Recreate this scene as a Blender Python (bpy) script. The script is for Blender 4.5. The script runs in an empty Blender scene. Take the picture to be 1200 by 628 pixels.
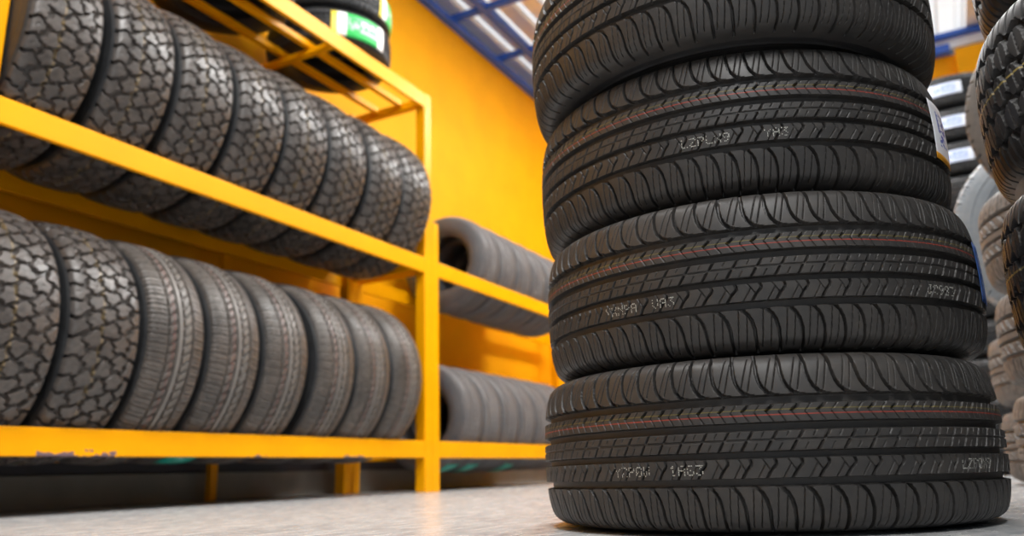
import bpy, math, random
import numpy as np
from mathutils import Matrix, Vector
random.seed(7)
PI = math.pi
S = bpy.context.scene
COL = S.collection

# ------------------------------------------------------------------ camera
F_PX, PITCH, ROLL, CAM_H = 933.1, math.radians(14.42), math.radians(-1.70), 0.084
cd = bpy.data.cameras.new('camera'); cam = bpy.data.objects.new('camera', cd); COL.objects.link(cam)
cd.sensor_width = 36.0; cd.lens = F_PX / 1200 * 36.0
cd.clip_start = 0.02; cd.clip_end = 200
YAW = Matrix.Rotation(math.radians(28), 4, 'Z')      # the rack runs along world +Y; the camera looks 28 degrees to its left
_f = YAW @ Vector((0, math.cos(PITCH), math.sin(PITCH))); _u = YAW @ Vector((0, -math.sin(PITCH), math.cos(PITCH))); _r = YAW @ Vector((1, 0, 0))
_c, _s = math.cos(ROLL), math.sin(ROLL)
_R = _c * _r + _s * _u; _U = -_s * _r + _c * _u
cam.matrix_world = Matrix(((_R.x, _U.x, -_f.x, 0), (_R.y, _U.y, -_f.y, 0), (_R.z, _U.z, -_f.z, CAM_H), (0, 0, 0, 1)))
cd.dof.use_dof = True; cd.dof.focus_distance = 1.04; cd.dof.aperture_fstop = 3.6
S.camera = cam

# ------------------------------------------------------------------ light
S.view_settings.view_transform = 'Standard'; S.view_settings.look = 'None'
S.view_settings.exposure = 0.0; S.view_settings.gamma = 1.0; S.view_settings.use_curve_mapping = False
wd = bpy.data.worlds.new('daylight'); S.world = wd; wd.use_nodes = True
bg = wd.node_tree.nodes['Background']; bg.inputs[0].default_value = (0.72, 0.86, 1.0, 1); bg.inputs[1].default_value = 0.13

# the rack frame: P0 = foot of the middle post, D = along the rack, N = towards the wall behind it
D = Vector((0, 1, 0)); N = Vector((-1, 0, 0)); Z = Vector((0, 0, 1))
P0 = YAW @ Vector((-0.4476, 4.2, 0))
def W(t, s, z=0.0): return P0 + D * t + N * s + Z * z
RACK = Matrix(((D.x, N.x, 0, P0.x), (D.y, N.y, 0, P0.y), (0, 0, 1, 0), (0, 0, 0, 1)))   # local x along, y to wall

def area(name, loc, target, sx, sy, power, col=(1, 1, 1)):
    l = bpy.data.lights.new(name, 'AREA'); l.shape = 'RECTANGLE'; l.size = sx; l.size_y = sy; l.energy = power; l.color = col
    o = bpy.data.objects.new(name, l); COL.objects.link(o); o.location = loc
    d = (Vector(target) - Vector(loc)).normalized(); o.rotation_euler = d.to_track_quat('-Z', 'Y').to_euler()
    return o
# daylight through the open shop front behind the camera, the sun on the roof sheets, and added fill lights under the roof, without fixtures
area('shop_front_daylight', W(-8.5, -3.2, 2.4), W(0.0, 0.0, 1.4), 6.0, 3.4, 35, (0.84, 0.92, 1.0))
for k, (t, s_) in enumerate(((-2.6, -1.5), (0.2, -1.5), (2.6, -1.5), (-4.9, -3.2), (1.0, -4.6))):
    area('roof_fill_light', W(t, s_, 3.45), W(t, s_ + .25, 0), 1.6, 0.5, (104, 104, 104, 150, 50)[k], (1.0, 0.99, 0.97))
sl = bpy.data.lights.new('sun', 'SUN'); sl.energy = 4.0; sl.angle = math.radians(1.0); so = bpy.data.objects.new('sun', sl); COL.objects.link(so)
so.rotation_euler = (math.radians(12), math.radians(-8), 0)

# ------------------------------------------------------------------ materials
def nodes(m):
    m.use_nodes = True; nt = m.node_tree; return nt, nt.nodes['Principled BSDF']
def noise(nt, scale, detail=4, coord='Object', stretch=None):
    tc = nt.nodes.new('ShaderNodeTexCoord'); n = nt.nodes.new('ShaderNodeTexNoise')
    n.inputs['Scale'].default_value = scale; n.inputs['Detail'].default_value = detail
    if stretch:
        mp = nt.nodes.new('ShaderNodeMapping'); mp.inputs['Scale'].default_value = stretch
        nt.links.new(tc.outputs[coord], mp.inputs['Vector']); nt.links.new(mp.outputs['Vector'], n.inputs['Vector'])
    else: nt.links.new(tc.outputs[coord], n.inputs['Vector'])
    return n
def ramp(nt, fac, stops):
    r = nt.nodes.new('ShaderNodeValToRGB'); e = r.color_ramp.elements
    while len(e) < len(stops): e.new(0.5)
    for k, (p, c) in enumerate(stops): e[k].position = p; e[k].color = (*c, 1)
    nt.links.new(fac, r.inputs[0]); return r.outputs[0]
def mth(nt, op, a, b=None, c=None):
    n = nt.nodes.new('ShaderNodeMath'); n.operation = op
    for k, v in enumerate((a, b, c)):
        if v is None: continue
        if isinstance(v, (int, float)): n.inputs[k].default_value = v
        else: nt.links.new(v, n.inputs[k])
    return n.outputs[0]
def mix(nt, fac, a, b):
    n = nt.nodes.new('ShaderNodeMix'); n.data_type = 'RGBA'
    for sock, v in ((n.inputs[0], fac), (n.inputs[6], a), (n.inputs[7], b)):
        if isinstance(v, (int, float)): sock.default_value = v
        elif isinstance(v, tuple): sock.default_value = (*v, 1)
        else: nt.links.new(v, sock)
    return n.outputs[2]
def bump(nt, b, h, strength, dist=0.002):
    n = nt.nodes.new('ShaderNodeBump'); n.inputs['Strength'].default_value = strength; n.inputs['Distance'].default_value = dist
    nt.links.new(h, n.inputs['Height']); nt.links.new(n.outputs[0], b.inputs['Normal'])
def simple(name, col, rough=0.5, metal=0.0, var=0.12, scale=6.0):
    m = bpy.data.materials.new(name); nt, b = nodes(m)
    n = noise(nt, scale)
    a = tuple(c * (1 - var) for c in col); z = tuple(min(1, c * (1 + var)) for c in col)
    nt.links.new(ramp(nt, n.outputs[0], [(0.3, a), (0.7, z)]), b.inputs['Base Color'])
    b.inputs['Roughness'].default_value = rough; b.inputs['Metallic'].default_value = metal
    return m

def rubber(name, col, rough=0.5, dust=(0.10, 0.085, 0.07), dustamt=0.35, lines=(), spec=0.5):
    """rubber with worn dusty patches; lines = (v, half width, colour) printed stripes running round the tread"""
    m = bpy.data.materials.new(name); nt, b = nodes(m)
    n1 = noise(nt, 9.0, 5); n2 = noise(nt, 70.0, 3)
    f = mth(nt, 'MULTIPLY', mth(nt, 'MULTIPLY', n1.outputs[0], n2.outputs[0]), dustamt * 2.6)
    c = mix(nt, f, col, dust)
    if lines:
        at = nt.nodes.new('ShaderNodeAttribute'); at.attribute_name = 'tread_v'
        br = noise(nt, 26.0, 3)
        for v, hw, lc in lines:
            d = mth(nt, 'ABSOLUTE', mth(nt, 'SUBTRACT', at.outputs['Fac'], v))
            on = mth(nt, 'LESS_THAN', d, hw)
            on = mth(nt, 'MULTIPLY', on, mth(nt, 'MULTIPLY_ADD', br.outputs[0], 0.5, 0.42))
            c = mix(nt, on, c, lc)
    nt.links.new(c, b.inputs['Base Color'])
    nt.links.new(mth(nt, 'MULTIPLY_ADD', n1.outputs[0], 0.25, rough - 0.12), b.inputs['Roughness'])
    b.inputs['Specular IOR Level'].default_value = spec
    bump(nt, b, n2.outputs[0], 0.25, 0.0006)
    return m

M = {}
M['hero'] = rubber('stack_tyre_rubber', (0.0175, 0.0178, 0.0188), 0.48, (0.075, 0.064, 0.054), 0.36,
                   lines=((0.0300, 0.0007, (0.36, 0.040, 0.022)), (0.0362, 0.0006, (0.16, 0.125, 0.025))), spec=0.38)
M['hero_side'] = rubber('stack_sidewall_rubber', (0.013, 0.013, 0.014), 0.5, (0.05, 0.05, 0.05), 0.2)
M['at'] = rubber('all_terrain_rubber', (0.027, 0.025, 0.025), 0.36, (0.17, 0.14, 0.12), 0.45, lines=((0.021, 0.0024, (0.26, 0.185, 0.085)),))
M['ht'] = rubber('highway_rubber', (0.034, 0.032, 0.031), 0.42, (0.19, 0.155, 0.13), 0.5, lines=((0, 0.0066, (0.20, 0.185, 0.17)), (-0.027, 0.0115, (0.15, 0.135, 0.12)), (0.0245, 0.0011, (0.26, 0.05, 0.035))))
M['side'] = rubber('sidewall_rubber', (0.011, 0.012, 0.014), 0.46, (0.06, 0.06, 0.06), 0.3)
M['block'] = rubber('block_tread_rubber', (0.013, 0.013, 0.014), 0.55, (0.05, 0.043, 0.038), 0.35, lines=((0.006, 0.0013, (0.40, 0.30, 0.08)),))
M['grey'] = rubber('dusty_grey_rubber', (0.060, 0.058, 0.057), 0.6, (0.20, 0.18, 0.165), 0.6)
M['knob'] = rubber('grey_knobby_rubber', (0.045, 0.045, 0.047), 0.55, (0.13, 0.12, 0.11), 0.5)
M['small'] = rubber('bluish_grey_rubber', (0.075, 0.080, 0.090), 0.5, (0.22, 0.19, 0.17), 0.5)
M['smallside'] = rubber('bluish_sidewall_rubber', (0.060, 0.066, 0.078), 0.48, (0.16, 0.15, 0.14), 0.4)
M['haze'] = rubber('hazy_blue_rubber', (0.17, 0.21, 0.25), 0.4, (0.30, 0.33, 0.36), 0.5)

def yellow_paint(name, col, chips=False, rough=0.38):
    m = bpy.data.materials.new(name); nt, b = nodes(m)
    n = noise(nt, 3.0, 5)
    c = ramp(nt, n.outputs[0], [(0.3, tuple(x * 0.93 for x in col)), (0.7, tuple(min(1, x * 1.04) for x in col))])
    if chips:
        # scraped paint along the lower edge of the beam, in two places
        k = noise(nt, 30.0, 5, stretch=(1, 1, 1.6)); tc = nt.nodes.new('ShaderNodeTexCoord'); sp = nt.nodes.new('ShaderNodeSeparateXYZ'); nt.links.new(tc.outputs['Object'], sp.inputs[0])
        z_ = mth(nt, 'SUBTRACT', sp.outputs[2], 0.170)
        edge = mth(nt, 'LESS_THAN', z_, mth(nt, 'MULTIPLY', mth(nt, 'SUBTRACT', k.outputs[0], 0.40), 0.085))
        near = None
        for tc_, w_ in ((-1.93, .13), (-1.20, .05), (-.62, .07)):
            q_ = mth(nt, 'LESS_THAN', mth(nt, 'ABSOLUTE', mth(nt, 'SUBTRACT', sp.outputs[0], tc_)), w_)
            near = q_ if near is None else mth(nt, 'MAXIMUM', near, q_)
        c = mix(nt, mth(nt, 'MULTIPLY', edge, near), c, (0.17, 0.11, 0.12))
    nt.links.new(c, b.inputs['Base Color']); b.inputs['Roughness'].default_value = rough; b.inputs['Specular IOR Level'].default_value = 0.18
    return m
M['rack'] = yellow_paint('yellow_rack_paint', (0.87, 0.36, 0.0))
M['rack_chip'] = yellow_paint('chipped_yellow_rack_paint', (0.87, 0.36, 0.0), chips=True)
M['wall'] = yellow_paint('yellow_wall_paint', (0.88, 0.385, 0.0), rough=0.6)
M['wall_shade'] = simple('shaded_wall_base', (0.06, 0.06, 0.07), 0.7)  # shade under the rack, put into the colour of the wall foot
M['skirt'] = simple('grey_concrete_skirting', (0.22, 0.22, 0.20), 0.6)
M['blue'] = simple('blue_steel_paint', (0.02, 0.10, 0.50), 0.4, 0, 0.1)
M['glow'] = simple('white_translucent_strip', (0.85, 0.87, 0.9), 0.4)
M['roof'] = simple('corrugated_steel', (0.78, 0.77, 0.75), 0.30, 0.25, 0.06)
M['clear'] = bpy.data.materials.new('translucent_roof_sheet')
nt, b = nodes(M['clear']); tl = nt.nodes.new('ShaderNodeBsdfTranslucent'); ad = nt.nodes.new('ShaderNodeMixShader'); ad.inputs[0].default_value = 0.8
n_ = noise(nt, 2.0, 4); nt.links.new(ramp(nt, n_.outputs[0], [(.3, (.78, .79, .80)), (.7, (.9, .9, .9))]), tl.inputs[0])
b.inputs['Base Color'].default_value = (0.8, 0.8, 0.8, 1); b.inputs['Roughness'].default_value = 0.3
nt.links.new(b.outputs[0], ad.inputs[1]); nt.links.new(tl.outputs[0], ad.inputs[2]); nt.links.new(ad.outputs[0], nt.nodes['Material Output'].inputs[0])

def floor_mat():
    m = bpy.data.materials.new('polished_concrete'); nt, b = nodes(m)
    n1 = noise(nt, 1.2, 7, stretch=(1.0, 3.0, 1)); n2 = noise(nt, 14.0, 6, stretch=(1, 2.2, 1)); n3 = noise(nt, 130, 2)
    c = ramp(nt, n1.outputs[0], [(0.34, (0.29, 0.31, 0.33)), (0.52, (0.45, 0.455, 0.46)), (0.68, (0.36, 0.375, 0.39))])
    c2 = ramp(nt, n2.outputs[0], [(0.35, (0.24, 0.265, 0.295)), (0.5, (0.47, 0.475, 0.475)), (0.75, (0.51, 0.51, 0.50))])
    nt.links.new(mix(nt, 0.5, c, c2), b.inputs['Base Color'])
    nt.links.new(mth(nt, 'MULTIPLY_ADD', n2.outputs[0], 0.22, 0.15), b.inputs['Roughness'])
    bump(nt, b, n3.outputs[0], 0.06, 0.0005)
    return m
M['floor'] = floor_mat()

def label_mat(name, main, light, tip, end=(0.92, 0.93, 0.92)):
    """paper label: white ends, coloured middle with pale print; UV runs along the strip"""
    m = bpy.data.materials.new(name); nt, b = nodes(m)
    tc = nt.nodes.new('ShaderNodeTexCoord'); sp = nt.nodes.new('ShaderNodeSeparateXYZ'); nt.links.new(tc.outputs['UV'], sp.inputs[0])
    u, v = sp.outputs[0], sp.outputs[1]
    mp = nt.nodes.new('ShaderNodeMapping'); mp.inputs['Scale'].default_value = (16, 5, 1); nt.links.new(tc.outputs['UV'], mp.inputs['Vector'])
    n = nt.nodes.new('ShaderNodeTexNoise'); n.inputs['Scale'].default_value = 1.0; n.inputs['Detail'].default_value = 1; nt.links.new(mp.outputs[0], n.inputs['Vector'])
    inband = mth(nt, 'MULTIPLY', mth(nt, 'GREATER_THAN', v, 0.3), mth(nt, 'LESS_THAN', v, 0.8))
    pr = mth(nt, 'MULTIPLY', inband, mth(nt, 'GREATER_THAN', n.outputs[0], 0.5))
    c = mix(nt, pr, main, light)
    ends = mth(nt, 'GREATER_THAN', mth(nt, 'ABSOLUTE', mth(nt, 'SUBTRACT', u, 0.55)), 0.30)
    c = mix(nt, ends, c, end)
    c = mix(nt, mth(nt, 'LESS_THAN', u, 0.10), c, tip)
    nt.links.new(c, b.inputs['Base Color']); b.inputs['Roughness'].default_value = 0.4
    return m
M['lab_green'] = label_mat('green_paper_label', (0.03, 0.50, 0.10), (0.45, 0.86, 0.52), (0.90, 0.70, 0.05))
M['lab_teal'] = label_mat('teal_paper_label', (0.01, 0.33, 0.24), (0.30, 0.66, 0.56), (0.02, 0.30, 0.22), (0.03, 0.40, 0.30))
M['lab_blue'] = label_mat('white_and_blue_paper_label', (0.58, 0.66, 0.86), (0.16, 0.26, 0.70), (0.72, 0.22, 0.14), (0.66, 0.71, 0.82))
M['lab_multi'] = label_mat('white_sticker_with_blue_and_orange_print', (0.85, 0.87, 0.92), (0.08, 0.12, 0.48), (0.92, 0.40, 0.03), (0.82, 0.80, 0.84))
M['lab_dark'] = label_mat('blue_sticker', (0.03, 0.09, 0.30), (0.30, 0.38, 0.60), (0.03, 0.08, 0.28), (0.06, 0.12, 0.34))
M['chalk'] = simple('white_ink', (0.42, 0.42, 0.38), 0.8)

# ------------------------------------------------------------------ mesh helpers
def mesh_np(name, co, quads, mat, sharp=None, attr=None, uv=None):
    me = bpy.data.meshes.new(name)
    co = np.ascontiguousarray(co, np.float32); quads = np.ascontiguousarray(quads, np.int32)
    nq = len(quads)
    me.vertices.add(len(co)); me.vertices.foreach_set('co', co.ravel())
    me.loops.add(nq * 4); me.loops.foreach_set('vertex_index', quads.ravel())
    me.polygons.add(nq); me.polygons.foreach_set('loop_start', np.arange(0, nq * 4, 4, dtype=np.int32))
    me.polygons.foreach_set('use_smooth', np.ones(nq, bool))
    if attr is not None:
        a = me.attributes.new('tread_v', 'FLOAT', 'POINT'); a.data.foreach_set('value', np.ascontiguousarray(attr, np.float32))
    if uv is not None:
        l = me.uv_layers.new(name='UVMap'); l.data.foreach_set('uv', np.ascontiguousarray(uv[quads.ravel()], np.float32).ravel())
    me.materials.append(mat); me.update(calc_edges=True); me.validate()
    if sharp: me.set_sharp_from_angle(angle=math.radians(sharp))
    return me
def grid_quads(nr, nc, wrap=True):
    i = np.arange(nr - 1)[:, None]; j = np.arange(nc if wrap else nc - 1)[None, :]
    j2 = (j + 1) % nc
    return np.stack([i * nc + j, i * nc + j2, (i + 1) * nc + j2, (i + 1) * nc + j], -1).reshape(-1, 4)
def link(name, me, parent=None, mat=None):
    o = bpy.data.objects.new(name, me); COL.objects.link(o)
    if parent is not None: o.parent = parent
    return o
def empty(name, mw):
    o = bpy.data.objects.new(name, None); COL.objects.link(o); o.empty_display_size = 0.1; o.matrix_world = mw; return o
def tag(o, label, cat, group=None):
    o['label'] = label; o['category'] = cat
    if group: o['group'] = group
    return o
def boxes(name, lst, mat, parent=None, bev=0.003, mw=None):
    """one mesh out of boxes (x0,x1,y0,y1,z0,z1) with bevelled edges"""
    import bmesh
    bm = bmesh.new()
    for (x0, x1, y0, y1, z0, z1) in lst:
        r = bmesh.ops.create_cube(bm, size=1.0, matrix=Matrix.Translation(((x0+x1)/2, (y0+y1)/2, (z0+z1)/2)) @ Matrix.Diagonal((x1-x0, y1-y0, z1-z0, 1)))
        if bev:
            es = list({e for v in r['verts'] for e in v.link_edges})
            bmesh.ops.bevel(bm, geom=es, offset=bev, segments=2, affect='EDGES', profile=0.5)
    me = bpy.data.meshes.new(name); bm.to_mesh(me); bm.free(); me.materials.append(mat)
    o = link(name, me, parent)
    if mw is not None: o.matrix_world = mw
    return o
def struct(o): o['kind'] = 'structure'; return o

# ------------------------------------------------------------------ tyres
def catmull(pts, n):
    P = np.array(pts, float); out = []
    Q = np.vstack([2 * P[0] - P[1], P, 2 * P[-1] - P[-2]])
    for k in range(1, len(Q) - 2):
        p0, p1, p2, p3 = Q[k-1], Q[k], Q[k+1], Q[k+2]
        t = np.linspace(0, 1, n, endpoint=False)[:, None]
        out.append(0.5 * (2*p1 + (p2-p0)*t + (2*p0-5*p1+4*p2-p3)*t*t + (3*p1-p0-3*p2+p3)*t**3))
    out.append(P[-1:]); return np.vstack(out)
def sstep(x): x = np.clip(x, 0, 1); return x * x * (3 - 2 * x)

def line(u, v, pitch, poly, w, depth):
    """depth of a cut along the polyline u(v); u in pitches, v in mm, w in mm"""
    pv = [p[0] for p in poly]; pu = [p[1] for p in poly]
    if pv[0] > pv[-1]: pv, pu = pv[::-1], pu[::-1]
    g = np.interp(v, pv, pu); e = 0.5
    sl = (np.interp(v + e, pv, pu) - np.interp(v - e, pv, pu)) / (2 * e) * pitch
    d = np.abs((u - g + 0.5) % 1 - 0.5) * pitch / np.sqrt(1 + np.minimum(sl * sl, 12))
    inside = sstep((v - pv[0]) / 1.2 + 0.5) * sstep((pv[-1] - v) / 1.2 + 0.5)
    return depth * sstep((w / 2 + 0.6 - d) / 1.2) * inside
def ring(v, a, b, depth, wall=1.3):
    return depth * sstep((v - a) / wall + 0.5) * sstep((b - v) / wall + 0.5)
def mx(*a):
    r = a[0]
    for x in a[1:]: r = np.maximum(r, x)
    return r

def pat_touring(u, v, p, k):
    v = v / k
    h = mx(ring(v, 44, 54, 9.5), ring(v, 11.5, 21, 9.5), ring(v, -21, -13, 9.5), ring(v, -54, -45, 9.5))
    L = lambda poly, w, d: line(u, v, p, poly, w, d)
    h = mx(h, ring(v, -0.7, 0.7, 3.0, 0.9),
      L([(44.5, .58), (40, .46), (34, .22)], 2.6, 5), L([(34, .22), (21, .52)], 0.55, 3.5), L([(44.5, .06), (33, -.26)], 0.55, 3.5), L([(33, -.26), (21, .0)], 0.55, 3.5),
      L([(11.8, .62), (6, .5), (1, .38)], 2.2, 4.5), L([(11.8, .12), (4, -.06)], 0.55, 3),
      L([(-1, .32), (-7, .2), (-13.2, .06)], 2.2, 4.5), L([(-4, .75), (-13.2, .56)], 0.55, 3),
      L([(-20.5, .36), (-26, .44), (-29, .42), (-36, .2), (-45.5, .0)], 2.4, 5), L([(-20.5, -.14), (-36, .2)], 0.6, 3.5), L([(-28, .01), (-45.5, -.36)], 0.55, 3.5),
      L([(53.5, .80), (55, .55), (58, .36), (64, .17), (72, .05), (84, -.02), (125, -.06)], 3.4, 6.5),
      L([(106, .68), (61, .28)], 0.55, 3.5), L([(108, .96), (59, .56)], 0.55, 3.5),
      L([(-53.5, -.62), (-56, -.42), (-62, -.22), (-70, -.08), (-82, .01), (-125, .06)], 3.2, 6.5),
      L([(-56, .42), (-108, .26)], 0.55, 3.5), L([(-59, .76), (-108, .60)], 0.55, 3.5))
    return h
def pat_terrain(u, v, p, k, n=44):
    v = v / k
    rs = np.random.RandomState(3)
    cols = [(-84, 0.0, 0.08), (-40, 0.42, .12), (0, 0.02, .12), (40, 0.5, .12), (84, 0.08, .08)]
    J = rs.uniform(-1, 1, (len(cols), n, 2))
    J[:, :, 0] += 0.55 * ((np.arange(n) % 2) * 2 - 1)[None, :]
    x = u * p + 4.6 * np.sin(v / 6.5 + 2 * np.sin(u * 2 * PI * 5 / n)); y = v + 4.0 * np.sin(u * 2 * PI * 2 + v / 11)
    best = np.full(u.shape, 1e9); bx = np.zeros_like(u); by = np.zeros_like(u)
    cand = []
    for ci, (cv, off, ja) in enumerate(cols):
        kk = np.floor(u - off + 0.5)
        for dk in (-1, 0, 1):
            idx = (kk + dk).astype(int) % n
            px = (kk + dk + off + J[ci, idx, 0] * ja) * p; py = cv + J[ci, idx, 1] * (7 if abs(cv) < 80 else 2)
            cand.append((px, py))
            d = (x - px) ** 2 + ((y - py) * (1.0 if abs(cv) < 80 else 0.72)) ** 2
            m = d < best; best = np.where(m, d, best); bx = np.where(m, px, bx); by = np.where(m, py, by)
    bd = np.full(u.shape, 1e9)
    for px, py in cand:
        ex, ey = px - bx, py - by; q = np.hypot(ex, ey); ok = q > 1e-6
        dd = ((px + bx) / 2 - x) * ex + ((py + by) / 2 - y) * ey
        bd = np.where(ok, np.minimum(bd, dd / np.where(ok, q, 1)), bd)
    h = 15.0 * sstep((6.3 - bd) / 2.0)
    lx, ly = x - bx, y - by
    sip = 2.5 * sstep((1.3 - np.abs(lx + 0.35 * ly + 2.2 * np.sin(ly / 3.0))) / 1.2) * (np.abs(ly) < 11)
    return np.maximum(h, sip) * sstep((119 - np.abs(v)) / 4)
def pat_highway(u, v, p, k):
    v = v / k
    L = lambda poly, w, d: line(u, v, p, poly, w, d)
    return mx(ring(v, -48, -39, 10), ring(v, -14, -7, 10), ring(v, 7, 14, 10), ring(v, 39, 48, 10),
      L([(-39, .7), (-14, 0)], 6.0, 8), L([(14, .7), (39, .0)], 6.0, 8), L([(-27, -.1), (-14, .3)], 2.0, 4), L([(14, .2), (26, .5)], 2.0, 4),
      L([(48, 0), (70, .15), (118, .2)], 3.4, 6), L([(52, .5), (112, .68)], 2.2, 4), L([(-48, 0), (-70, -.15), (-118, -.2)], 3.4, 6), L([(-52, .5), (-112, .32)], 2.2, 4))
def pat_block(u, v, p, k):
    v = v / k
    tri = np.abs((u % 1) - 0.5) * 4 - 1; tri2 = np.abs(((u + .5) % 1) - 0.5) * 4 - 1
    h = 0 * v
    for c, t in ((-58, tri), (-20, tri2), (20, tri), (58, tri2)):
        h = np.maximum(h, ring(v - c - 5.5 * np.clip(t * 1.6, -1, 1), -5, 5, 9, 1.8))
    L = lambda poly, w, d: line(u, v, p, poly, w, d)
    return mx(h, L([(-16, .25), (16, .0)], 2.2, 4), L([(-16, .72), (16, .5)], 5.0, 7), L([(22, .1), (56, -.15)], 4.6, 7), L([(22, .6), (56, .4)], 1.8, 4),
      L([(-56, .1), (-22, -.15)], 4.6, 7), L([(-56, .6), (-22, .4)], 1.8, 4), L([(60, 0), (118, .04)], 4.5, 7), L([(66, .5), (100, .5)], 3, 5),
      L([(-118, 0), (-60, .04)], 4.5, 7), L([(-100, .5), (-66, .5)], 3, 5))

KIND = {}
def tyre_kind(key, R, Wd, rim, pat, npitch, per, vstep, tread_mat, side_mat, warp=0.10, rnd=True):
    """build the meshes of one tyre, axis along local Z, centred on its own middle"""
    hw = Wd / 2; k = Wd / 0.222
    if rnd: ctl = [(0, 0), (.0010, .30), (.0038, .56), (.0090, .74), (.0165, .840), (.028, .895)]
    else: ctl = [(0, 0), (.0010, .30), (.0036, .58), (.0085, .78), (.0150, .885), (.028, .955), (.048, .985)]
    half = catmull([(R - a, b_ * hw) for a, b_ in ctl], 24); e0, e1 = ctl[-1]
    prof = np.vstack([half[::-1] * [1, -1], half[1:]])
    s = np.concatenate([[0], np.cumsum(np.hypot(*np.diff(prof, axis=0).T))]); s -= s[-1] / 2
    nv = int(round(2 * s[-1] / vstep)); sv = np.linspace(s[0], s[-1], nv)
    pr = np.interp(sv, s, prof[:, 0]); pz = np.interp(sv, s, prof[:, 1])
    tr = np.gradient(pr, sv); tz = np.gradient(pz, sv); q = np.hypot(tr, tz); nr, nz = tz / q, -tr / q
    nt_ = npitch * per; th = np.arange(nt_) * 2 * PI / nt_
    u = th / (2 * PI) * npitch - warp * npitch / (2 * PI * 5) * np.cos(5 * th)
    pitch = 2 * PI * R * 1000 / npitch
    U, V = np.meshgrid(u, sv * 1000)
    if pat is pat_terrain: h = pat(U, V, pitch, k, npitch)
    else: h = pat(U, V, pitch, k)
    h = h * 1e-3
    r = pr[:, None] - h * nr[:, None]; z = pz[:, None] - h * nz[:, None]
    co = np.stack([r * np.cos(th), r * np.sin(th), z], -1).reshape(-1, 3)
    tread = mesh_np('tread', co, grid_quads(nv, nt_), tread_mat, 42, attr=np.repeat(sv / k, nt_))
    na = 192; ta = np.arange(na) * 2 * PI / na
    def lathe(name, pts, mat, n=8, rib=None):
        c = catmull(pts, n)
        if rib is not None: c = rib(c)
        cc = np.stack([c[:, 0][:, None] * np.cos(ta), c[:, 0][:, None] * np.sin(ta), np.repeat(c[:, 1][:, None], na, 1)], -1).reshape(-1, 3)
        return mesh_np(name, cc, grid_quads(len(c), na), mat, 50)
    def rib(sgn):
        def f(c):
            d = np.zeros(len(c))
            for rr, w, a in ((R - .062, .0022, .0016), (R - .072, .0018, -.0012), (rim + .030, .004, .0022), (rim + .052, .0015, .0010)):
                d += a * np.exp(-((c[:, 0] - rr) / w) ** 2)
            c = c.copy(); c[:, 1] += sgn * d; return c
        return f
    H = R - rim
    sides = []
    for sgn in (1, -1):
        pts = [(R - e0, e1 * hw), (R - e0 - .02, (.55 + .45 * e1) * hw), (rim + (.50 if not rnd else .38) * H, hw), (rim + .25 * H, .965 * hw), (rim + .13 * H, .91 * hw), (rim + .012, .83 * hw), (rim + .001, .77 * hw), (rim - .001, .70 * hw), (rim + .006, .645 * hw)]
        pts = [(a, sgn * bz) for a, bz in pts]
        me = lathe('sidewall', pts[::-1] if sgn > 0 else pts, side_mat, 14, rib(sgn)); sides.append(me)
    ln = [(rim + .006, .645 * hw), (rim + .02, .70 * hw), (rim + .30 * H, .86 * hw), (rim + .55 * H, .87 * hw), (R - .045, .78 * hw), (R - .026, .55 * hw), (R - .019, .25 * hw), (R - .018, 0)]
    liner = lathe('inner_liner', [(a, -b_) for a, b_ in ln] + [(a, b_) for a, b_ in ln[::-1][1:]], side_mat, 5)
    KIND[key] = dict(tread=tread, sides=sides, liner=liner, R=R, W=Wd, rim=rim, prof=(s, prof))

def tyre(key, mw, label, group=None, name='car_tyre', cat='tyre'):
    K = KIND[key]; o = empty(name, mw); tag(o, label, cat, group)
    link('tread', K['tread'], o)
    for m in K['sides']: link('sidewall', m, o)
    link('inner_liner', K['liner'], o)
    return o
def sticker(t, key, a0, a1, v0, v1, mat, name='label', lift=0.0022, turned=False):
    """paper label wrapped over the tread of a tyre: angles in degrees, v in m"""
    s, prof = KIND[key]['prof']; nu, nv = 40, 12
    aa = np.radians(np.linspace(a0, a1, nu)); vv = np.linspace(v0, v1, nv)
    pr = np.interp(vv, s, prof[:, 0]) + lift; pz = np.interp(vv, s, prof[:, 1])
    def sheet(off): return np.stack([(pr + off)[:, None] * np.cos(aa), (pr + off)[:, None] * np.sin(aa), np.repeat(pz[:, None], nu, 1)], -1).reshape(-1, 3)
    uu, ww = np.meshgrid(np.linspace(0, 1, nu), np.linspace(0, 1, nv)); uv = np.stack([ww, uu] if turned else [uu, ww], -1).reshape(-1, 2)
    q = grid_quads(nv, nu, False); n = nu * nv
    q2 = np.vstack([q, q[:, ::-1] + n])
    rim = [j for j in range(nu)] + [i * nu + nu - 1 for i in range(1, nv)] + [(nv - 1) * nu + j for j in range(nu - 2, -1, -1)] + [i * nu for i in range(nv - 2, 0, -1)]
    rq = np.array([[rim[(i + 1) % len(rim)], rim[i], rim[i] + n, rim[(i + 1) % len(rim)] + n] for i in range(len(rim))])
    me = mesh_np(name, np.vstack([sheet(0.0006), sheet(0)]), np.vstack([q2, rq]), mat, uv=np.vstack([uv, uv]))
    return link(name, me, t)
FONT = {'0': '0E11131519110E', '1': '040C040404040E', '2': '0E11010204081F', '3': '1F02040201110E', '4': '02060A121F0202', '8': '0E11110E11110E', '9': '0E11110F01020C',
        'A': '0E11111F111111', 'B': '1E11111E11111E', 'J': '0702020202120C', 'N': '11191513111111', 'P': '1E11111E101010', 'V': '1111111111 0A04'.replace(' ', ''), 'W': '1111111515150A',
        'X': '11110A040A1111', 'Y': '11110A04040404', 'Z': '1F01020408101F', 'L': '1010101010101F', ' ': '00000000000000'}
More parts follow.
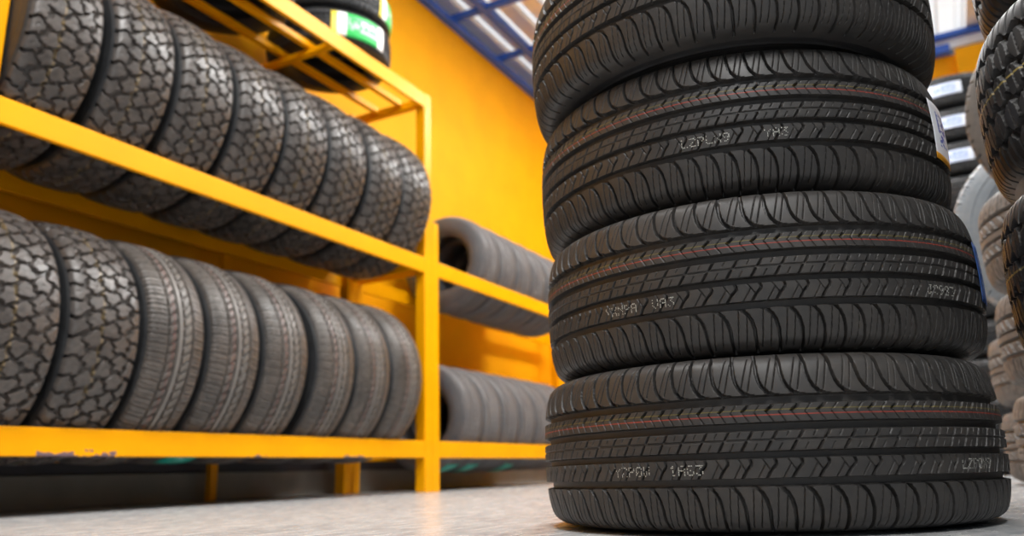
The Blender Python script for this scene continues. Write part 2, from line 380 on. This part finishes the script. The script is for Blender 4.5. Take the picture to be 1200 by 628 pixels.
def code(t, key, text, a0, v0, size=0.011, wid=0.0115):
    """dot-matrix ink code across the rib"""
    s, prof = KIND[key]['prof']; R = KIND[key]['R']; co = []; qs = []
    rs = random.Random(len(text) + int(a0))
    for ci, ch in enumerate(text):
        bits = FONT[ch]
        for row in range(7):
            b_ = int(bits[row * 2:row * 2 + 2], 16)
            for colm in range(5):
                if b_ >> (4 - colm) & 1 and rs.random() < 0.78:
                    a = math.radians(a0) + (ci * wid + colm * wid * .165) / R
                    v = v0 - row * size / 6; d = 0.00050 + rs.random() * 0.00025; da = d / R
                    n = len(co)
                    for (sa, sv) in ((-1, -1), (1, -1), (1, 1), (-1, 1)):
                        vv = v + sv * d; rr = np.interp(vv, s, prof[:, 0]) + 0.0003; zz = np.interp(vv, s, prof[:, 1])
                        co.append((rr * math.cos(a + sa * da), rr * math.sin(a + sa * da), zz))
                    qs.append((n, n + 1, n + 2, n + 3))
    return link('printed_code', mesh_np('printed_code', np.array(co), np.array(qs), M['chalk']), t)

def flat(x, y, z, spin=0.0, tx=0.0, ty=0.0):
    """tyre lying down, centre at x,y,z"""
    return YAW @ Matrix.Translation((x, y, z)) @ Matrix.Rotation(tx, 4, 'X') @ Matrix.Rotation(ty, 4, 'Y') @ Matrix.Rotation(spin, 4, 'Z')
AX = Matrix(((-N.x, 0, -D.x, 0), (-N.y, 0, -D.y, 0), (0, 1, 0, 0), (0, 0, 0, 1)))   # tyre axis along the rack, local +Z to the viewer's end
AX = Matrix(((N.x, 0, -D.x, 0), (N.y, 0, -D.y, 0), (0, 1, 0, 0), (0, 0, 0, 1)))
if AX.to_3x3().determinant() < 0: AX = Matrix(((-N.x, 0, -D.x, 0), (-N.y, 0, -D.y, 0), (0, 1, 0, 0), (0, 0, 0, 1)))
def racked(t, s, z, spin=0.0, yaw=0.0):
    p = W(t, s, z)
    return Matrix.Translation(p) @ Matrix.Rotation(yaw, 4, 'Z') @ AX @ Matrix.Rotation(spin, 4, 'Z')

# ------------------------------------------------------------------ the room
ZW = 3.55; ZR = 3.80                          # top of the long wall, roof sheet
WS = 0.70; TB = 4.10                          # wall face behind the rack, back wall
def slab(name, x0, x1, y0, y1, z0, z1, mat, bev=0.0): return struct(boxes(name, [(x0, x1, y0, y1, z0, z1)], mat, bev=bev, mw=RACK))
slab('floor', -14, TB + .2, -12, WS + .2, -0.2, 0, M['floor'])
slab('wall_left', -6, TB + .2, WS, WS + .2, 0.30, ZW, M['wall'])
slab('trim_1', -6, TB, WS - .004, WS + .2, 0.0, 0.30, M['wall_shade'])
slab('baseboard_left', -6, TB, WS - .05, WS - .004, 0.0, 0.125, M['skirt'], .004)
slab('wall_back', TB, TB + .2, -9, WS, 0, 3.60, M['wall'])
boxes_ = [(TB - .12, TB, s0, s0 + .24, 0, 3.60) for s0 in (-3.12, -6.2)]
for k, bx in enumerate(boxes_): slab('trim_%d' % (k + 2), *bx, M['wall'], .004)

# corrugated roof, ribs along the rack: painted steel, translucent ribs imitating its highlights, translucent daylight sheets
def roof():
    ys = []; zs = []; mi = []; y = WS + .3; n = 0
    while y > -9:
        for dy, dz, m_ in ((0, 0, 0), (.105, 0, 0), (.125, .03, 1), (.165, .03, 1), (.185, 0, 0)):
            ys.append(y - dy); zs.append(ZR + dz); mi.append(m_ if n < 9 else int(n % 5 != 0))
        y -= 0.20; n += 1
    xs = [-6, -2, 0, 2, TB + .3]
    co = np.array([[x, yy, zz] for x in xs for yy, zz in zip(ys, zs)]); q = grid_quads(len(xs), len(ys), False)
    me = mesh_np('ceiling', co, q, M['roof'], 25); me.materials.append(M['clear'])
    me.polygons.foreach_set('material_index', np.array([mi[k] for _ in range(len(xs) - 1) for k in range(len(ys) - 1)], np.int32))
    o = link('ceiling', me); o.matrix_world = RACK; return struct(o)
roof()
# blue roof steel: eaves beam on the wall, inner beam, tie struts between, purlins across
slab('trim_4', -6, TB, WS - .06, WS + .2, ZW, ZW + .06, M['blue'], .004)
slab('trim_5', -6, TB, .36, .42, ZW + .06, ZW + .13, M['blue'], .004)
for k, t in enumerate((1.33, 2.08, 2.85)): slab('trim_%d' % (6 + k), t, t + .05, -9, WS, ZW + .065, ZW + .115, M['blue'], .003)
struct(boxes('trim_9', [(TB - .10, TB + .1, -9, -3.15, 3.60, 3.675), (TB - .10, TB + .1, -2.85, WS, 3.60, 3.675), (TB - .10, TB + .1, -9, WS, 3.745, 3.79)], M['blue'], bev=.003, mw=RACK))
struct(boxes('window_1', [(TB - .03, TB, y0, y0 + .74, 3.66, 3.75) for y0 in np.arange(-8.9, .0, .78)], M['glow'], bev=.002, mw=RACK))

# ------------------------------------------------------------------ the yellow racks
DP = 0.56; PW = 0.066; BH = 0.085
ZL, ZM, ZT = 0.255, 1.222, 2.19               # tops of the lower, middle and top beams
def rack(t0, t1, levels, label, zpost, mid_rear=()):
    r = empty('tyre_rack', RACK.copy()); tag(r, label, 'rack')
    def part(name, b_, mat='rack', bev=.004):
        o = boxes(name, b_, M[mat], bev=bev); o.parent = r; return o
    for t in (t0, t1):
        part('post', [(t - PW, t, -.012, .048, 0, zpost)])
        part('post', [(t - PW, t, DP - .05, DP + .012, 0, zpost)])
    for t in mid_rear: part('post', [(t - .04, t, DP + .012, DP + .045, 0, zpost)])
    for z in levels:
        part('front_beam', [(t0, t1 - PW, -.012, .008, z - BH, z)], 'rack_chip' if z < 1 else 'rack')
        part('rear_beam', [(t0, t1 - PW, DP - .008, DP + .012, z - BH, z)])
        for t in (t0, t1): part('end_beam', [(t - .05, t - .012, .06, DP - .06, z - .06, z - .01)])
    return r, part
rk, part = rack(-2.305, 0.0, (ZL, ZM, ZT), 'tall yellow steel tyre rack at left with a slatted top shelf', ZT + .004, (-0.86,))
for s in (.17, .34): part('shelf_bar', [(-2.305, -.05, s - .016, s + .016, ZT - .033, ZT)], bev=.003)
for t in (-1.62, -.80): part('cross_bar', [(t - .018, t + .018, .034, DP - .034, ZT - .063, ZT - .033)], bev=.003)
rk2, part2 = rack(0.068, 2.75, (ZL, ZM), 'lower yellow steel tyre rack beyond the middle post, partly behind the big stack', ZM + .22)

# ------------------------------------------------------------------ tyres
tyre_kind('touring', .340, .2196, .205, pat_touring, 76, 32, .0013, M['hero'], M['hero_side'], rnd=False)
tyre_kind('terrain', .400, .262, .205, pat_terrain, 44, 22, .0026, M['at'], M['side'], 0.05)
tyre_kind('highway', .400, .250, .205, pat_highway, 74, 18, .0022, M['ht'], M['side'])
tyre_kind('compact', .310, .215, .178, pat_highway, 72, 10, .0032, M['small'], M['smallside'])
tyre_kind('block', .380, .262, .205, pat_block, 64, 22, .0022, M['block'], M['side'])
tyre_kind('dusty', .360, .235, .205, pat_highway, 64, 10, .0030, M['grey'], M['grey'])
tyre_kind('rib', .325, .195, .190, pat_highway, 70, 8, .0040, M['side'], M['side'])
tyre_kind('knobby', .330, .230, .190, pat_block, 40, 14, .0035, M['knob'], M['knob'])
tyre_kind('haze', .340, .215, .190, pat_highway, 60, 8, .0040, M['haze'], M['haze'])

# the big stack in front
G = 'black touring tyres of the big front stack'
HERO = [(.3844, 1.3053, .111, .0036, .0059, 'bottom tyre of the big front stack, resting on the concrete floor'),
        (.3991, 1.3189, .3338, -.0035, -.0070, 'second tyre up in the big front stack, dark blue sticker at right'),
        (.3977, 1.3458, .5560, -.0005, .0027, 'third tyre up in the big front stack, white and orange sticker at right'),
        (.3873, 1.3056, .7785, 0, 0, 'topmost tyre of the big front stack, cut off by the top of the photo')]
hero = []
for k, (x, y, z, s_, t_, lab) in enumerate(HERO):
    hero.append(tyre('touring', flat(x, y, z, (0.0, 2.1, 4.05, 1.2)[k], -t_, s_), lab, G))
def front_angle(k, px_deg): return px_deg - math.degrees((0.0, 2.1, 4.05, 1.2)[k])
for k, a0, txt in ((0, -139, 'YZP0W'), (0, -125, '1A83'), (0, -62, 'LZP0X9'), (1, -142, 'YXNPA'), (1, -128.5, 'VA3'), (1, -66, 'J2983'), (2, -117, 'LZPLX9'), (2, -98, 'YA3'), (3, -122, 'W2P0')):
    code(hero[k], 'touring', txt, front_angle(k, a0), -.0275)
o = sticker(hero[2], 'touring', front_angle(2, -47), front_angle(2, -34), -.042, .054, M['lab_multi'], 'sticker', .0012, True)
o = sticker(hero[1], 'touring', front_angle(1, -40), front_angle(1, -30), -.035, .052, M['lab_dark'], 'sticker', .0012, True)

# left bay: upper row
UP = [-2.31, -2.037, -1.757, -1.487, -1.21, -.942, -.669, -.38, -.115]
ZU = ZM + .2933 + .004
G = 'all-terrain tyres in a row on the middle shelf'
names = ['all-terrain tyre farthest left on the middle shelf, cut off by the photo edge', 'nearest fully seen all-terrain tyre on the middle shelf, yellow line round its tread',
  'second all-terrain tyre from the left on the middle shelf', 'third all-terrain tyre from the left on the middle shelf', 'fourth all-terrain tyre from the left on the middle shelf',
  'fifth all-terrain tyre from the left on the middle shelf', 'sixth all-terrain tyre from the left on the middle shelf', 'seventh all-terrain tyre, next to last before the yellow post on the middle shelf',
  'last all-terrain tyre on the middle shelf, touching the middle yellow post']
for k, (t, lab) in list(enumerate(zip(UP, names)))[1:]:
    tyre('terrain', racked(t - .131, DP / 2, ZU, k * 1.37, random.uniform(-.006, .006)), lab, G)
# left bay: lower row
LO = [-2.34, -2.072, -1.805, -1.546, -1.285, -1.022, -.727, -.466, -.206]
ZLO = ZL + .2933 + .004
G = 'tyres in a row on the lower shelf'
names = ['all-terrain tyre at the left photo edge on the lower shelf, mostly out of frame', 'leftmost all-terrain tyre on the lower shelf, chunky blocks', 'second all-terrain tyre on the lower shelf, beside the ribbed tyres',
  'first ribbed highway tyre on the lower shelf, beside the chunky all-terrain tyre', 'second ribbed highway tyre on the lower shelf', 'third ribbed highway tyre on the lower shelf',
  'fourth ribbed highway tyre on the lower shelf, after a small gap', 'fifth ribbed highway tyre on the lower shelf, next to last before the post', 'last ribbed highway tyre on the lower shelf, nearest the middle yellow post']
for k, (t, lab) in list(enumerate(zip(LO, names)))[1:]:
    kind = 'terrain' if k < 3 else 'highway'
    o = tyre(kind, racked(t - KIND[kind]['W'] / 2, DP / 2, ZLO, k * 1.91, random.uniform(-.006, .006)), lab, G)
    if k == 4: sticker(o, kind, -82 - math.degrees(k * 1.91), -58 - math.degrees(k * 1.91), -.07, .07, M['lab_teal'])
# right bay
RS = math.sqrt(.310 ** 2 - (DP / 2 - .008) ** 2)
names = ['first small tyre on the middle shelf beyond the post, its hollow side facing us', 'second small tyre on the middle shelf beyond the post', 'third small tyre on the middle shelf beyond the post',
  'fourth small tyre on the middle shelf beyond the post', 'fifth small tyre on the middle shelf beyond the post', 'sixth small tyre on the middle shelf, beside the big stack']
for k, lab in enumerate(names): tyre('compact', racked(.66 + .222 * k, DP / 2, ZM + RS + .004, k * 1.3, random.uniform(-.008, .008)), lab, 'small tyres on the middle shelf beyond the post')
names = ['first small tyre on the lower shelf beyond the post, hub hole half hidden', 'second small tyre on the lower shelf beyond the post', 'third small tyre on the lower shelf beyond the post',
  'fourth small tyre on the lower shelf beyond the post', 'fifth small tyre on the lower shelf beyond the post', 'sixth small tyre on the lower shelf beyond the post', 'seventh small tyre on the lower shelf, beside the big stack']
for k, lab in enumerate(names):
    o = tyre('compact', racked(.42 + .222 * k, DP / 2, ZL + RS + .004, k * 1.3, random.uniform(-.008, .008)), lab, 'small tyres on the lower shelf beyond the post')
    if k in (0, 1, 3): sticker(o, 'compact', -84 - math.degrees(k * 1.3), -60 - math.degrees(k * 1.3), -.06, .06, M['lab_teal'])
# on the top shelf
def sp(a): return a
G = 'tyres lying on the slatted top shelf'
for (t, i, lab, ang) in ((-.72, 0, 'lower tyre lying at the right on the top shelf, green and white label', (-48, 8)), (-.72, 1, 'upper tyre of the right pair on the top shelf, green label', (2, 50)),
                         (-1.45, 0, 'lower tyre lying at the left on the slatted top shelf, green label', (-40, 10)), (-1.45, 1, 'upper tyre of the left pair on the top shelf, above the frame edge', (-35, 10))):
    p = W(t + .17, .27, ZT + .1 + .199 * i)
    o = tyre('rib', Matrix.Translation(p), lab, G)
    sticker(o, 'rib', ang[0], ang[1], -.070, .060, M['lab_green'])

# right: near stack of block-tread tyres
G = 'block-tread tyres stacked at the right edge'
for k, (dx, lab) in enumerate(((.10, 'lowest block-tread tyre of the near stack at the right edge, out of frame'), (-.005, 'second block-tread tyre up in the near stack at the right edge'),
                               (0, 'third block-tread tyre up at the right edge, thin yellow line round its tread'), (.02, 'topmost block-tread tyre at the upper right corner, cut by the photo'))):
    tyre('block' if k else 'rib', flat(1.085 + dx, .993 - dx * .4, .068 + .2645 * k if k else .0990, k * 1.1), lab, G)
# dusty stacks behind
G = 'dusty grey tyres stacked behind the big stack'
for k, lab in enumerate(('lowest dusty grey tyre on the floor right of the big stack', 'middle dusty grey tyre in the stack right of the big stack', 'top dusty grey tyre right of the big stack, below the upright knobby tyre')):
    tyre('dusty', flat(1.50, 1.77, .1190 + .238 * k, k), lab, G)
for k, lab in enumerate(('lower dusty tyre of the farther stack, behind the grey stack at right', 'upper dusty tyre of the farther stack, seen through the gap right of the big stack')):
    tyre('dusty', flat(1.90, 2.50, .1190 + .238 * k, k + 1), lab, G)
def upright(x, y, z, yaw, lean=0.0): return YAW @ Matrix.Translation((x, y, z)) @ Matrix.Rotation(yaw, 4, 'Z') @ Matrix.Rotation(PI / 2 + lean, 4, 'X')
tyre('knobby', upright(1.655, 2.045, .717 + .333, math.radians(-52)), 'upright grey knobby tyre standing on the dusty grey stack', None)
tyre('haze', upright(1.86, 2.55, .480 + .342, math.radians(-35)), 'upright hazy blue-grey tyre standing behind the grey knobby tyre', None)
# far black stack with labels
G = 'black tyres of the tall labelled stack at the back'
for k in range(11):
    lab = {10: 'top black tyre of the tall far stack, white and blue label', 9: 'second black tyre from the top of the far stack, white and blue label', 8: 'third black tyre from the top of the far stack, white and blue label'}.get(k, 'black tyre low in the tall far stack, hidden behind the nearer tyres')
    o = tyre('rib', flat(2.62, 4.35, .0995 + .199 * k, 0), lab, G if k > 7 else 'hidden black tyres low in the far stack')
    if k > 7: sticker(o, 'rib', -143, -108, -.036, .034, M['lab_blue'])
